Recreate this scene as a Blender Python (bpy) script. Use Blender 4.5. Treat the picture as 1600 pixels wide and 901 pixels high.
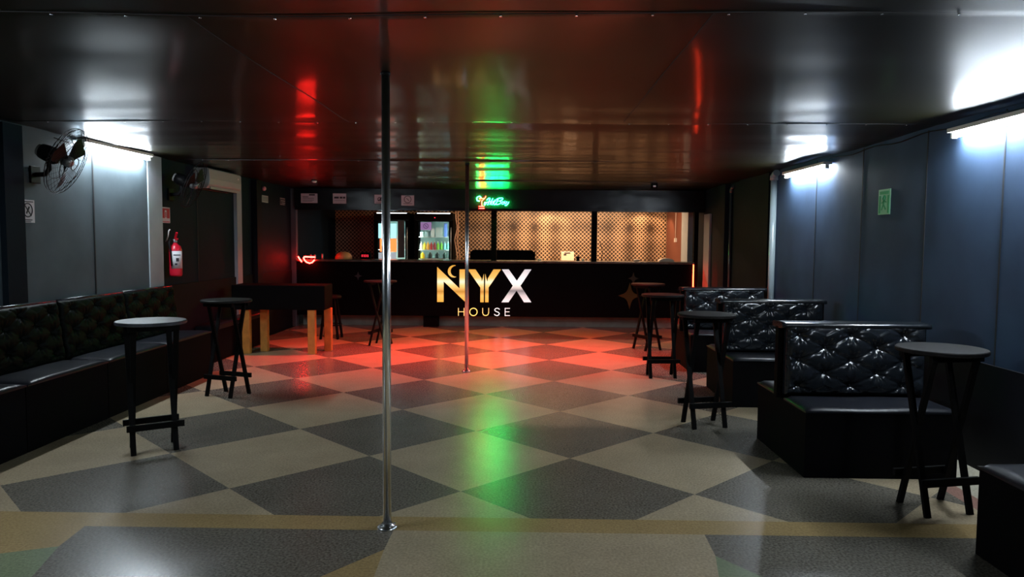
import bpy, bmesh, math, random
from mathutils import Vector, Matrix, Quaternion
from mathutils import noise as mnoise
random.seed(7)
PI = math.pi
for o in list(bpy.data.objects):
    bpy.data.objects.remove(o)
SC = bpy.context.scene
COL = SC.collection

# ---------------------------------------------------------------- camera, world, exposure
CAM_F, CAM_P, CAM_YAW, CAM_R, CAM_H = 1145.55, .0655, -.0158, .0075, 1.55
cam_d = bpy.data.cameras.new('camera')
cam = bpy.data.objects.new('camera', cam_d)
COL.objects.link(cam)
cam_d.sensor_width = 36.0
cam_d.lens = CAM_F / 1600 * 36.0
cam_d.clip_end = 100
cam.matrix_world = (Matrix.Translation((0, 0, CAM_H)) @ Matrix.Rotation(-CAM_YAW, 4, 'Z')
                    @ Matrix.Rotation(PI / 2 - CAM_P, 4, 'X') @ Matrix.Rotation(CAM_R, 4, 'Z'))
SC.camera = cam
w = bpy.data.worlds.new('world')
SC.world = w
w.use_nodes = True
w.node_tree.nodes['Background'].inputs[0].default_value = (0.01, 0.012, 0.015, 1)
w.node_tree.nodes['Background'].inputs[1].default_value = 0.3
SC.view_settings.view_transform = 'Standard'
SC.view_settings.look = 'None'
SC.view_settings.gamma = 1
SC.view_settings.use_curve_mapping = False
SC.view_settings.exposure = 0.4
SC.cycles.max_bounces = 8
SC.cycles.caustics_reflective = False
SC.cycles.caustics_refractive = False

TUBE_POWER = 210.0      # radiance of the fluorescent tubes
TUBE_COL = (0.82, 0.92, 1.0)
RED = (1.0, 0.035, 0.02)
GREEN = (0.02, 1.0, 0.16)


def ray(px, py):
    u0, w0 = px - 800, py - 450.5
    cr, sr = math.cos(CAM_R), math.sin(CAM_R)
    u = u0 * cr + w0 * sr
    ww = -u0 * sr + w0 * cr
    X, v = u / CAM_F, -ww / CAM_F
    cp, sp = math.cos(CAM_P), math.sin(CAM_P)
    y = cp + v * sp
    z = -sp + v * cp
    cy, sy = math.cos(CAM_YAW), math.sin(CAM_YAW)
    return X * cy + y * sy, -X * sy + y * cy, z


def at_y(px, py, y):
    r = ray(px, py)
    t = y / r[1]
    return r[0] * t, CAM_H + r[2] * t


# area lamps: red wash added below the ceiling with no fixture, warm lamps inside the bar
def area(name, loc, direction, sx, sy, power, col, spread=PI):
    d = bpy.data.lights.new(name, 'AREA')
    d.shape = 'RECTANGLE'
    d.size, d.size_y = sx, sy
    d.energy = power
    d.color = col
    d.spread = spread
    o = bpy.data.objects.new(name, d)
    COL.objects.link(o)
    o.location = loc
    o.rotation_euler = Vector(direction).to_track_quat('-Z', 'Z').to_euler()
    return o


def spot(name, loc, direction, power, col, angle, blend, radius=.03):
    d = bpy.data.lights.new(name, 'SPOT')
    d.energy = power
    d.color = col
    d.spot_size = angle
    d.spot_blend = blend
    d.shadow_soft_size = radius
    o = bpy.data.objects.new(name, d)
    COL.objects.link(o)
    o.location = loc
    o.rotation_euler = Vector(direction).to_track_quat('-Z', 'Z').to_euler()
    return o


area('red_wash_light', (-.55, 9.9, 2.40), (0, .06, -1), 4.4, .04, 145, (1, .055, .04), math.radians(120))
for x in (0.55, 2.6):
    spot('bar_downlight', (x, 15.3, 2.36), (0, .35, -1), 42, (1, .55, .28), 1.9, .3, .03)
area('bar_ceiling_light', (.95, 14.3, 2.42), (0, .25, -1), 3.0, .3, 140, (1, .60, .34))


# ---------------------------------------------------------------- materials
def mat(name, col, rough=.5, metal=0.0, spec=.5, emit=None, estr=0.0, noise=None, bump=None, trans=0.0, coat=0.0):
    m = bpy.data.materials.new(name)
    m.use_nodes = True
    nt = m.node_tree
    b = nt.nodes['Principled BSDF']
    b.inputs['Base Color'].default_value = (*col, 1)
    b.inputs['Roughness'].default_value = rough
    b.inputs['Metallic'].default_value = metal
    b.inputs['Specular IOR Level'].default_value = spec
    b.inputs['Transmission Weight'].default_value = trans
    b.inputs['Coat Weight'].default_value = coat
    if emit:
        b.inputs['Emission Color'].default_value = (*emit, 1)
        b.inputs['Emission Strength'].default_value = estr
    if noise or bump:
        tc = nt.nodes.new('ShaderNodeTexCoord')
    if noise:            # (scale, amount)
        n = nt.nodes.new('ShaderNodeTexNoise')
        n.inputs['Scale'].default_value = noise[0]
        n.inputs['Detail'].default_value = 5
        nt.links.new(tc.outputs['Object'], n.inputs['Vector'])
        mr = nt.nodes.new('ShaderNodeMapRange')
        mr.inputs['To Min'].default_value = 1 - noise[1]
        mr.inputs['To Max'].default_value = 1 + noise[1]
        mr.inputs['From Min'].default_value = .25
        mr.inputs['From Max'].default_value = .75
        nt.links.new(n.outputs['Fac'], mr.inputs['Value'])
        vm = nt.nodes.new('ShaderNodeVectorMath')
        vm.operation = 'SCALE'
        vm.inputs[0].default_value = col
        nt.links.new(mr.outputs['Result'], vm.inputs['Scale'])
        nt.links.new(vm.outputs['Vector'], b.inputs['Base Color'])
    if bump:             # (scale, strength)
        n2 = nt.nodes.new('ShaderNodeTexNoise')
        n2.inputs['Scale'].default_value = bump[0]
        n2.inputs['Detail'].default_value = 4
        nt.links.new(tc.outputs['Object'], n2.inputs['Vector'])
        bp = nt.nodes.new('ShaderNodeBump')
        bp.inputs['Strength'].default_value = bump[1]
        bp.inputs['Distance'].default_value = .01
        nt.links.new(n2.outputs['Fac'], bp.inputs['Height'])
        nt.links.new(bp.outputs['Normal'], b.inputs['Normal'])
    return m


def terrazzo(name, col, chip):
    m = mat(name, col, rough=.26, spec=.5)
    nt = m.node_tree
    b = nt.nodes['Principled BSDF']
    tc = nt.nodes.new('ShaderNodeTexCoord')
    v = nt.nodes.new('ShaderNodeTexNoise')
    v.inputs['Scale'].default_value = 75
    v.inputs['Detail'].default_value = 2
    nt.links.new(tc.outputs['Object'], v.inputs['Vector'])
    n = nt.nodes.new('ShaderNodeTexNoise')
    n.inputs['Scale'].default_value = 3.0
    n.inputs['Detail'].default_value = 8
    n.inputs['Roughness'].default_value = .65
    nt.links.new(tc.outputs['Object'], n.inputs['Vector'])
    sep = nt.nodes.new('ShaderNodeSeparateColor')
    nt.links.new(v.outputs['Color'], sep.inputs['Color'])
    mr = nt.nodes.new('ShaderNodeMapRange')
    mr.inputs['From Min'].default_value = .25
    mr.inputs['From Max'].default_value = .75
    mr.inputs['To Min'].default_value = .86
    mr.inputs['To Max'].default_value = 1.12
    nt.links.new(n.outputs['Fac'], mr.inputs['Value'])
    mr2 = nt.nodes.new('ShaderNodeMapRange')
    mr2.inputs['To Min'].default_value = 1 - chip
    mr2.inputs['To Max'].default_value = 1 + chip
    mr2.inputs['From Min'].default_value = .3
    mr2.inputs['From Max'].default_value = .7
    nt.links.new(sep.outputs['Red'], mr2.inputs['Value'])
    mu = nt.nodes.new('ShaderNodeMath')
    mu.operation = 'MULTIPLY'
    nt.links.new(mr.outputs['Result'], mu.inputs[0])
    nt.links.new(mr2.outputs['Result'], mu.inputs[1])
    vm = nt.nodes.new('ShaderNodeVectorMath')
    vm.operation = 'SCALE'
    vm.inputs[0].default_value = col
    nt.links.new(mu.outputs['Value'], vm.inputs['Scale'])
    nt.links.new(vm.outputs['Vector'], b.inputs['Base Color'])
    return m


M = {}
M['beige'] = terrazzo('terrazzo_beige', (.45, .36, .235), .22)
M['grey'] = terrazzo('terrazzo_grey', (.162, .145, .115), .5)
M['tan'] = terrazzo('terrazzo_tan', (.40, .28, .125), .2)
M['green'] = terrazzo('terrazzo_green', (.22, .26, .15), .2)
M['white_t'] = terrazzo('terrazzo_white', (.5, .46, .36), .2)
M['pink_t'] = terrazzo('terrazzo_pink', (.34, .19, .15), .2)
M['grout'] = mat('floor_joint', (.05, .04, .03), .6)
M['ceil'] = mat('ceiling_vinyl', (.010, .010, .004), .40, spec=.10)
_b = M['ceil'].node_tree.nodes['Principled BSDF']
_b.inputs['Coat Weight'].default_value = .2
_b.inputs['Coat Roughness'].default_value = .11
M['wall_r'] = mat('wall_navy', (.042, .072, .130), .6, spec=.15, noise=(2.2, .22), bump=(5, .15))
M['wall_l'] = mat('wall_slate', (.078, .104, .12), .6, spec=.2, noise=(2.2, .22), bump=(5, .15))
M['wall_dark'] = mat('dark_trim_wall_shade', (.007, .014, .022), .65, spec=.1, noise=(2.2, .2))  # dark trim colour; on the rear walls it is painted-in shade
M['wainscot'] = mat('wainscot_black', (.004, .005, .009), .65, spec=.15)
M['batten'] = mat('joint_black', (.01, .012, .016), .7)
M['pillar'] = mat('pillar_grey', (.30, .35, .38), .5, noise=(3, .15))
M['black'] = mat('black_paint', (.0015, .0015, .0018), .75, spec=.06)
M['vinyl'] = mat('black_vinyl', (.008, .010, .012), .22, spec=.2)
M['leather_b'] = mat('black_leatherette_bench', (.002, .004, .0032), .5, spec=.05)
M['leather'] = mat('black_leatherette', (.011, .014, .018), .2, spec=.5, bump=(60, .04))
M['leather_seat'] = mat('black_leatherette_seat', (.009, .010, .014), .36, spec=.2, bump=(30, .06))
M['side'] = mat('black_board', (.0015, .0015, .002), .8, spec=.06)
M['chrome'] = mat('chrome', (.92, .94, .94), .23, metal=1)
M['wood_blk'] = mat('black_stained_wood', (.002, .002, .002), .65, spec=.08)
M['top'] = mat('table_top_black', (.010, .009, .009), .55, spec=.11, noise=(14, .5))
M['top_sheen'] = mat('table_top_sheen_grey', (.035, .04, .05), .38, spec=.35, noise=(12, .75))  # grazing sheen of the tube painted in as a lighter mottled grey
M['wood'] = mat('varnished_wood', (.48, .23, .045), .4, noise=(9, .3))
M['white'] = mat('white_plastic', (.75, .75, .72), .4)
M['paper'] = mat('white_paper', (.6, .6, .62), .7)
M['ink'] = mat('black_ink', (.02, .02, .03), .6)
M['red'] = mat('red_enamel', (.55, .01, .03), .3)
M['red_ink'] = mat('red_ink', (.45, .02, .05), .6)
M['green_ink'] = mat('green_ink', (.03, .42, .16), .5)
M['green_pale'] = mat('pale_green_ink', (.35, .75, .5), .5)
M['ac'] = mat('aircon_plastic', (.36, .39, .37), .4)
M['dark'] = mat('dark_plastic', (.006, .006, .007), .5, spec=.12)
M['metal'] = mat('grey_metal', (.35, .37, .38), .35, metal=.7)
M['pipe'] = mat('pipe_grey_plastic', (.3, .37, .39), .22, coat=.6)
M['brown'] = mat('brown_wall', (.16, .05, .03), .6)
M['toe'] = mat('toe_kick', (.30, .27, .22), .5, noise=(6, .2))
M['countertop'] = mat('counter_stone', (.10, .09, .07), .25, noise=(12, .5))
M['tube'] = mat('tube_glow', (1, 1, 1), .5, emit=TUBE_COL, estr=TUBE_POWER)
M['neon_r'] = mat('neon_red', (1, .3, .2), .5, emit=(1, .010, .008), estr=70)
M['neon_bowl'] = mat('neon_red_bowl', (1, .3, .2), .5, emit=(1, .012, .009), estr=60)
M['neon_strip'] = mat('neon_red_strip', (1, .3, .2), .5, emit=(1, .04, .012), estr=20)
M['neon_g'] = mat('neon_green', (.3, 1, .6), .5, emit=(.005, 1.0, .13), estr=170)
M['led_red'] = mat('led_red', (1, .1, .1), .5, emit=(1, .02, .04), estr=4)
M['top_glow_white'] = mat('top_glow_white', (1, 1, 1), .5, emit=(.85, .95, 1), estr=5)
M['star_gold'] = mat('star_gold', (.09, .06, .015), .6, spec=.1)
M['star_dim'] = mat('star_grey', (.05, .046, .03), .6, spec=.1)
M['cream_box'] = mat('cream_plastic', (.8, .66, .52), .5)
M['tan_dome'] = mat('tan_plastic', (.95, .5, .2), .5)
M['purple'] = mat('purple_paper', (.36, .22, .5), .6, emit=(.36, .22, .5), estr=.4)


M['fridge_led'] = mat('fridge_led', (1, 1, 1), .5, emit=(.75, 1, .92), estr=26)


def tile_mat():
    m = mat('patterned_tile', (.6, .4, .2), .35)
    nt = m.node_tree
    b = nt.nodes['Principled BSDF']
    L = nt.links.new
    tc = nt.nodes.new('ShaderNodeTexCoord')
    sp = nt.nodes.new('ShaderNodeSeparateXYZ')
    L(tc.outputs['Object'], sp.inputs[0])

    def math_(op, a, bb=None):
        n = nt.nodes.new('ShaderNodeMath')
        n.operation = op
        for i, v in enumerate((a, bb)):
            if v is None:
                continue
            if isinstance(v, (int, float)):
                n.inputs[i].default_value = v
            else:
                L(v, n.inputs[i])
        return n.outputs[0]
    X, Z = sp.outputs['X'], sp.outputs['Z']
    k = PI / .085
    s1 = math_('MULTIPLY', math_('SINE', math_('MULTIPLY', math_('ADD', X, Z), k)), math_('SINE', math_('MULTIPLY', math_('SUBTRACT', X, Z), k)))
    s1 = math_('ABSOLUTE', s1)
    k2 = 2 * PI / .5
    s2 = math_('ADD', math_('COSINE', math_('MULTIPLY', X, k2)), math_('COSINE', math_('MULTIPLY', Z, k2)))
    k3 = PI / .42
    s3 = math_('MULTIPLY', math_('COSINE', math_('MULTIPLY', math_('ADD', X, Z), k3)), math_('COSINE', math_('MULTIPLY', math_('SUBTRACT', X, Z), k3)))
    thr = math_('ADD', math_('ADD', .27, math_('MULTIPLY', s2, .09)), math_('MULTIPLY', s3, .20))
    dk = math_('GREATER_THAN', s1, thr)
    mx = nt.nodes.new('ShaderNodeMix')
    mx.data_type = 'RGBA'
    L(dk, mx.inputs['Factor'])
    mx.inputs['A'].default_value = (.55, .40, .26, 1)
    mx.inputs['B'].default_value = (.045, .025, .012, 1)
    L(mx.outputs['Result'], b.inputs['Base Color'])
    return m


M['tile'] = tile_mat()


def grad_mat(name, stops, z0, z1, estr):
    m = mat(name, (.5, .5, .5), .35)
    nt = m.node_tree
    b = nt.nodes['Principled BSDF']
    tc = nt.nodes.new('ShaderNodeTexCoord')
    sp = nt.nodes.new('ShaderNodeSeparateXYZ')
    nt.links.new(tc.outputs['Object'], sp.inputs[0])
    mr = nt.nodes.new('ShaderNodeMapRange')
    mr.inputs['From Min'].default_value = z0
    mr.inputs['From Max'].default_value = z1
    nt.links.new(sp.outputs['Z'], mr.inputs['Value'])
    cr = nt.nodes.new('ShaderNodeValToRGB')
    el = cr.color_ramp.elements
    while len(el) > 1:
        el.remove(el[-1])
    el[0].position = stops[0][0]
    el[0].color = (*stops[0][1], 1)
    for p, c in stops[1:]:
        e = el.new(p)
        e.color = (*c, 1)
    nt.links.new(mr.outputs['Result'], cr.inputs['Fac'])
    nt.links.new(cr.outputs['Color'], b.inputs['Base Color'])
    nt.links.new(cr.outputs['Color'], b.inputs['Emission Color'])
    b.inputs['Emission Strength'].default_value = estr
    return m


# ---------------------------------------------------------------- mesh helpers
def box(bm, x0, x1, y0, y1, z0, z1, mi=0):
    vs = [bm.verts.new(p) for p in ((x0, y0, z0), (x1, y0, z0), (x1, y1, z0), (x0, y1, z0),
                                    (x0, y0, z1), (x1, y0, z1), (x1, y1, z1), (x0, y1, z1))]
    for f in ((0, 3, 2, 1), (4, 5, 6, 7), (0, 1, 5, 4), (1, 2, 6, 5), (2, 3, 7, 6), (3, 0, 4, 7)):
        fc = bm.faces.new([vs[i] for i in f])
        fc.material_index = mi


def bar(bm, a, b, wx, wy, mi=0, up=(0, 0, 1)):
    """square bar from a to b with section wx * wy"""
    a, b = Vector(a), Vector(b)
    d = (b - a).normalized()
    u = Vector(up)
    if abs(d.dot(u)) > .99:
        u = Vector((0, 1, 0))
    s = d.cross(u).normalized()
    t = s.cross(d).normalized()
    vs = []
    for p in (a, b):
        for i, j in ((-1, -1), (1, -1), (1, 1), (-1, 1)):
            vs.append(bm.verts.new(p + s * i * wx / 2 + t * j * wy / 2))
    for f in ((3, 2, 1, 0), (4, 5, 6, 7), (0, 1, 5, 4), (1, 2, 6, 5), (2, 3, 7, 6), (3, 0, 4, 7)):
        fc = bm.faces.new([vs[i] for i in f])
        fc.material_index = mi


def tube(bm, pts, r, seg=10, mi=0, closed=False, cap=True):
    pts = [Vector(p) for p in pts]
    n = len(pts)
    rings = []
    prev = None
    for i, p in enumerate(pts):
        if closed:
            d = (pts[(i + 1) % n] - pts[i - 1]).normalized()
        else:
            d = (pts[min(i + 1, n - 1)] - pts[max(i - 1, 0)]).normalized()
        if prev is None:
            u = Vector((0, 0, 1)) if abs(d.z) < .9 else Vector((1, 0, 0))
            s = d.cross(u).normalized()
        else:
            s = (prev - d * prev.dot(d))
            s = s.normalized() if s.length > 1e-6 else d.orthogonal().normalized()
        prev = s
        t = d.cross(s)
        rr = r[i] if isinstance(r, (list, tuple)) else r
        rings.append([bm.verts.new(p + (s * math.cos(2 * PI * k / seg) + t * math.sin(2 * PI * k / seg)) * rr) for k in range(seg)])
    m = n if closed else n - 1
    for i in range(m):
        A, B = rings[i], rings[(i + 1) % n]
        for k in range(seg):
            f = bm.faces.new((A[k], A[(k + 1) % seg], B[(k + 1) % seg], B[k]))
            f.material_index = mi
            f.smooth = True
    if cap and not closed:
        for R_, rev in ((rings[0], True), (rings[-1], False)):
            f = bm.faces.new(R_[::-1] if rev else R_)
            f.material_index = mi


def lathe(bm, prof, c=(0, 0, 0), seg=32, mi=0, smooth=True):
    """prof: list of (r, z) bottom to top"""
    rings = []
    for r, z in prof:
        if r < 1e-5:
            rings.append([bm.verts.new((c[0], c[1], c[2] + z))])
        else:
            rings.append([bm.verts.new((c[0] + r * math.cos(2 * PI * k / seg), c[1] + r * math.sin(2 * PI * k / seg), c[2] + z)) for k in range(seg)])
    for A, B in zip(rings[:-1], rings[1:]):
        for k in range(seg):
            k2 = (k + 1) % seg
            if len(A) == 1 and len(B) == 1:
                continue
            if len(A) == 1:
                vs = (A[0], B[k2], B[k])
            elif len(B) == 1:
                vs = (A[k], A[k2], B[0])
            else:
                vs = (A[k], A[k2], B[k2], B[k])
            f = bm.faces.new(vs)
            f.smooth = smooth
            f.material_index = mi
    for R_, rev in ((rings[0], True), (rings[-1], False)):
        if len(R_) > 1:
            f = bm.faces.new(R_[::-1] if rev else R_)
            f.material_index = mi


def prism(bm, pts, y0, y1, mi=0):
    """polygon given in x,z extruded along y (y0 front, y1 back)"""
    A = [bm.verts.new((x, y0, z)) for x, z in pts]
    B = [bm.verts.new((x, y1, z)) for x, z in pts]
    n = len(pts)
    f = bm.faces.new(A)
    f.material_index = mi
    f = bm.faces.new(B[::-1])
    f.material_index = mi
    for i in range(n):
        f = bm.faces.new((A[i], B[i], B[(i + 1) % n], A[(i + 1) % n]))
        f.material_index = mi


def obj(name, bm, mats, parent=None, bevel=0, loc=None, rot=None):
    bmesh.ops.recalc_face_normals(bm, faces=bm.faces[:])
    me = bpy.data.meshes.new(name)
    bm.to_mesh(me)
    bm.free()
    for m in (mats if isinstance(mats, (list, tuple)) else [mats]):
        me.materials.append(m)
    o = bpy.data.objects.new(name, me)
    COL.objects.link(o)
    if parent:
        o.parent = parent
    if loc:
        o.location = loc
    if rot:
        o.rotation_euler = rot
    if bevel:
        b = o.modifiers.new('bevel', 'BEVEL')
        b.width = bevel
        b.segments = 2
        b.limit_method = 'ANGLE'
    return o


def B():
    return bmesh.new()


def bx(*a):
    bm = bmesh.new()
    box(bm, *a)
    return bm


def tag(o, label, cat, group=None, kind=None):
    o['label'] = label
    o['category'] = cat
    if group:
        o['group'] = group
    if kind:
        o['kind'] = kind
    return o


def thing(name, label, cat, loc=(0, 0, 0), rz=0, group=None):
    o = bpy.data.objects.new(name, None)
    COL.objects.link(o)
    o.empty_display_size = .1
    o.location = loc
    o.rotation_euler = (0, 0, rz)
    return tag(o, label, cat, group)


def struct(name, bm, mats, parent=None, bevel=0):
    o = obj(name, bm, mats, parent, bevel)
    if not parent:
        o['kind'] = 'structure'
    return o


def dup(root, loc, rz, label):
    r = root.copy()
    COL.objects.link(r)
    r.location = loc
    r.rotation_euler = (0, 0, rz)
    r['label'] = label
    for ch in list(root.children):
        c = ch.copy()
        COL.objects.link(c)
        c.parent = r
        for g in list(ch.children):
            d = g.copy()
            COL.objects.link(d)
            d.parent = c
    return r


# ---------------------------------------------------------------- the room
XL, XR, ZC = -4.05, 3.15, 2.45
YB = 16.0

# floor: inlaid terrazzo panels
TS = 1.0178 / math.sqrt(2)
FX0, FY0 = -.3771, 4.435
BAND0, BAND1 = 3.815, 4.01
fb = B()


def clip_poly(poly, f):
    out = []
    n = len(poly)
    for i in range(n):
        a, b = poly[i], poly[(i + 1) % n]
        da, db = f(a), f(b)
        if da >= 0:
            out.append(a)
        if (da >= 0) != (db >= 0):
            t = da / (da - db)
            out.append((a[0] + (b[0] - a[0]) * t, a[1] + (b[1] - a[1]) * t))
    return out


def floor_poly(poly, mi, lims=None, z=0.0):
    if lims:
        for f in lims:
            poly = clip_poly(poly, f)
            if len(poly) < 3:
                return
    P_ = []
    for p in poly:
        if not P_ or math.hypot(p[0] - P_[-1][0], p[1] - P_[-1][1]) > .004:
            P_.append(p)
    if len(P_) > 2 and math.hypot(P_[0][0] - P_[-1][0], P_[0][1] - P_[-1][1]) < .004:
        P_.pop()
    if len(P_) < 3:
        return
    ar = sum(P_[i][0] * P_[(i + 1) % len(P_)][1] - P_[(i + 1) % len(P_)][0] * P_[i][1] for i in range(len(P_))) / 2
    if abs(ar) < .0005:
        return
    if ar < 0:
        P_.reverse()
    vs = [fb.verts.new((p[0], p[1], z)) for p in P_]
    fc = fb.faces.new(vs)
    fc.material_index = mi


XW, XE = XL, 2.66      # inlay reaches from the left wall to the pink stripe
for i in range(-9, 9):
    for j in range(-1, 19):
        if (i + j) % 2 == 0:
            continue
        cx, cy = FX0 + i * TS, FY0 + j * TS
        # tile centres lie between lattice vertices
        poly = [(cx - TS, cy), (cx, cy - TS), (cx + TS, cy), (cx, cy + TS)]
        grey = (j % 2 == 0)
        floor_poly(poly, 1 if grey else 0, [lambda p: p[1] - BAND1, lambda p: p[0] - XW, lambda p: XE - p[0], lambda p: YB - p[1]])
floor_poly([(XW, BAND0), (XE, BAND0), (XE, BAND1), (XW, BAND1)], 2)
YF = -3.0


def arc(cx, cy, r, a0, a1, n=14):
    return [(cx + r * math.cos(math.radians(a0 + (a1 - a0) * k / n)), cy + r * math.sin(math.radians(a0 + (a1 - a0) * k / n))) for k in range(n + 1)]


# medallion pattern in front of the band
floor_poly([(-4.05, BAND0), (-2.349, BAND0), (-2.324, 3.555), (-4.05, 2.85)], 2)
floor_poly([(-4.05, 2.85), (-2.324, 3.555), (-2.10, 2.7), (-4.05, 1.8)], 3)
floor_poly([(-2.349, BAND0), (-2.324, 3.555), (-2.10, 2.7), (-1.55, 2.7), (-1.05, 3.10), (-.688, 3.571), (-.684, BAND0)], 1)
floor_poly([(-.688, 3.571), (-1.05, 3.10), (-1.55, 2.7), (-.66, 2.7)], 2)
floor_poly([(-.684, BAND0), (-.688, 3.571), (-.66, 2.7), (.80, 2.7), (.961, 3.551), (.972, BAND0)], 0)
floor_poly([(.961, 3.551), (.80, 2.7), (1.10, 2.7), (1.03, 3.2)], 3)
floor_poly([(.961, 3.551), (1.03, 3.2), (1.10, 2.7), (1.5, 2.7), (1.25, 3.15)], 3)
floor_poly([(.972, BAND0), (.961, 3.551), (1.25, 3.15), (1.5, 2.7), (XE, 2.7), (XE, BAND0)], 1)
floor_poly([(-4.05, 1.8), (-2.1, 2.7), (XE, 2.7), (XE, YF), (-4.05, YF)], 0)
# edge stripe along the booths
floor_poly([(XE, YF), (2.78, YF), (2.78, YB), (XE, YB)], 5)
floor_poly([(2.78, YF), (XR, YF), (XR, YB), (2.78, YB)], 4)
r = bmesh.ops.inset_individual(fb, faces=fb.faces[:], thickness=.003, use_even_offset=True)
for f in r['faces']:
    f.material_index = 6
box(fb, -4.3, 3.4, YF - .1, YB + .1, -.15, -.02, 6)
struct('floor', fb, [M['beige'], M['grey'], M['tan'], M['green'], M['white_t'], M['pink_t'], M['grout']])


# ceiling: glossy vinyl sheets that sag between their seams
def ceil_z(x, y):
    seams_y = [-2.6, .2, 2.95, 5.68, 8.42, 11.15, 13.9]
    z = ZC
    bay = 0
    for k in range(len(seams_y) - 1):
        if seams_y[k] <= y < seams_y[k + 1]:
            bay = k
            t = (y - seams_y[k]) / (seams_y[k + 1] - seams_y[k])
            z += -.010 * math.sin(PI * t) * (1 if k % 2 else .7)
    n = mnoise.noise(Vector((x * .32 + bay * 7.3, y * 1.15, bay * 3.1)))
    n2 = mnoise.noise(Vector((x * .7 + 11, y * 3.4, bay * 1.7)))
    n3 = mnoise.noise(Vector((x * .9 - 5, y * .5, 4.2)))
    n4 = mnoise.noise(Vector((x * 1.3 + 3, y * 7.5, 9.2)))
    far = min(1, max(0, (y - 4.5) / 4))
    z += .020 * n * (.4 + .8 * far) + .0068 * n2 * (.12 + 1.1 * far) + .010 * n3 + .0010 * n4 * far
    z -= .03 * math.exp(-((x + .7) ** 2 + (y - 3.83) ** 2) / .9)
    return z


cb = B()
nx, ny = 150, 470
Y0, Y1 = -3.0, 13.05
X0, X1 = -4.2, 3.25
g = [[cb.verts.new((X0 + (X1 - X0) * i / nx, Y0 + (Y1 - Y0) * j / ny, ceil_z(X0 + (X1 - X0) * i / nx, Y0 + (Y1 - Y0) * j / ny))) for i in range(nx + 1)] for j in range(ny + 1)]
for j in range(ny):
    for i in range(nx):
        f = cb.faces.new((g[j][i], g[j + 1][i], g[j + 1][i + 1], g[j][i + 1]))
        f.smooth = True
box(cb, -4.3, 3.4, -3.1, YB + .1, 2.62, 2.7)
me_c = struct('ceiling', cb, [M['ceil']])

# seams and screws of the sheets belong to the ceiling surface
sb = B()
for ys in (2.95, 5.68, 8.42, 11.15):
    pts = [(x / 10, ys, ceil_z(x / 10, ys) - .001) for x in range(-40, 32)]
    for a, b in zip(pts[:-1], pts[1:]):
        bar(sb, a, b, .006, .003)
    for k in range(0, 23):
        x = -3.7 + k * .3
        lathe(sb, [(.006, -.006), (.004, -.002), (.004, 0)], (x, ys + .02, ceil_z(x, ys + .02)), 8, 1)
for xs, ya_, yb_ in ((.74, 2.95, 5.68), (-1.35, 2.95, 5.68), (.1, 8.42, 11.15)):
    n = 20
    pts = [(xs, ya_ + (yb_ - ya_) * k / n, ceil_z(xs, ya_ + (yb_ - ya_) * k / n) - .001) for k in range(n + 1)]
    for a, b in zip(pts[:-1], pts[1:]):
        bar(sb, a, b, .006, .003)
obj('sheet_seam', sb, [M['batten'], M['chrome']], me_c)
me_c.children[0].name = 'sheet_seam'

# walls
struct('wall_left', bx(XL - .12, XL, YF, 7.86, -.02, 2.6), M['wall_l'])
struct('wall_left_rear', bx(XL - .2, XL - .07, 7.86, YB, -.02, 2.6), M['wall_dark'])  # shade beyond the pilaster painted in as a darker colour
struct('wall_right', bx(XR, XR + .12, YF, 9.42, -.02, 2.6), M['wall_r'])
struct('wall_right_rear', bx(XR, XR + .12, 9.42, YB, -.02, 2.6), M['wall_dark'])  # shade past the pipe painted in as a darker colour
struct('wall_front', bx(XL - .1, XR + .1, YF - .1, YF, -.02, 2.6), M['wall_l'])
wb = B()
box(wb, -4.2, 3.2, YB, YB + .1, -.02, 2.6)
struct('wall_back', wb, M['tile'])
struct('wall_bar_side', bx(3.09, XR - .002, 14.45, 15.99, 0, 2.59), M['brown'])
struct('ceiling_bar', bx(XL - .06, 3.14, 13.08, YB - .003, 2.44, 2.5), M['black'])
struct('baseboard_left', bx(XL - .068, XL - .05, 8.3, 12.9, 0, 1.0), M['wainscot'])
struct('baseboard_right', bx(XR - .02, XR - .001, YF + .01, 12.3, 0, .74), M['wainscot'])
# pilasters and joint covers
struct('trim_1', bx(XL + .001, XL + .05, 5.62, 5.84, 0, 2.43), M['wall_dark'])
struct('trim_2', bx(XL - .06, XL + .012, 7.862, 8.16, 0, 2.44), M['pillar'])
struct('trim_3', bx(XL + .001, XL + .006, 6.855, 6.872, 0, 2.43), M['batten'])
struct('trim_4', bx(XL - .069, XL - .02, 10.38, 10.55, 0, 2.43), M['pillar'])
struct('trim_5', bx(XL - .069, XL - .062, 9.2, 9.212, 1.0, 2.43), M['batten'])
struct('trim_6', bx(XL - .069, XL + .02, 11.05, 11.25, 0, 2.43), M['wainscot'])
for k, y in enumerate((3.7, 4.9, 5.83, 6.92, 8.0)):
    struct('trim_%d' % (7 + k), bx(XR - .005, XR - .001, y, y + .012, .74, 2.43), M['batten'])
struct('trim_12', bx(XR - .05, XR - .001, 9.42, 9.62, 0, 2.43), M['wall_dark'])
struct('trim_13', bx(XR - .09, XR - .001, 11.3, 11.62, 0, 2.43), M['wall_dark'])
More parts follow.
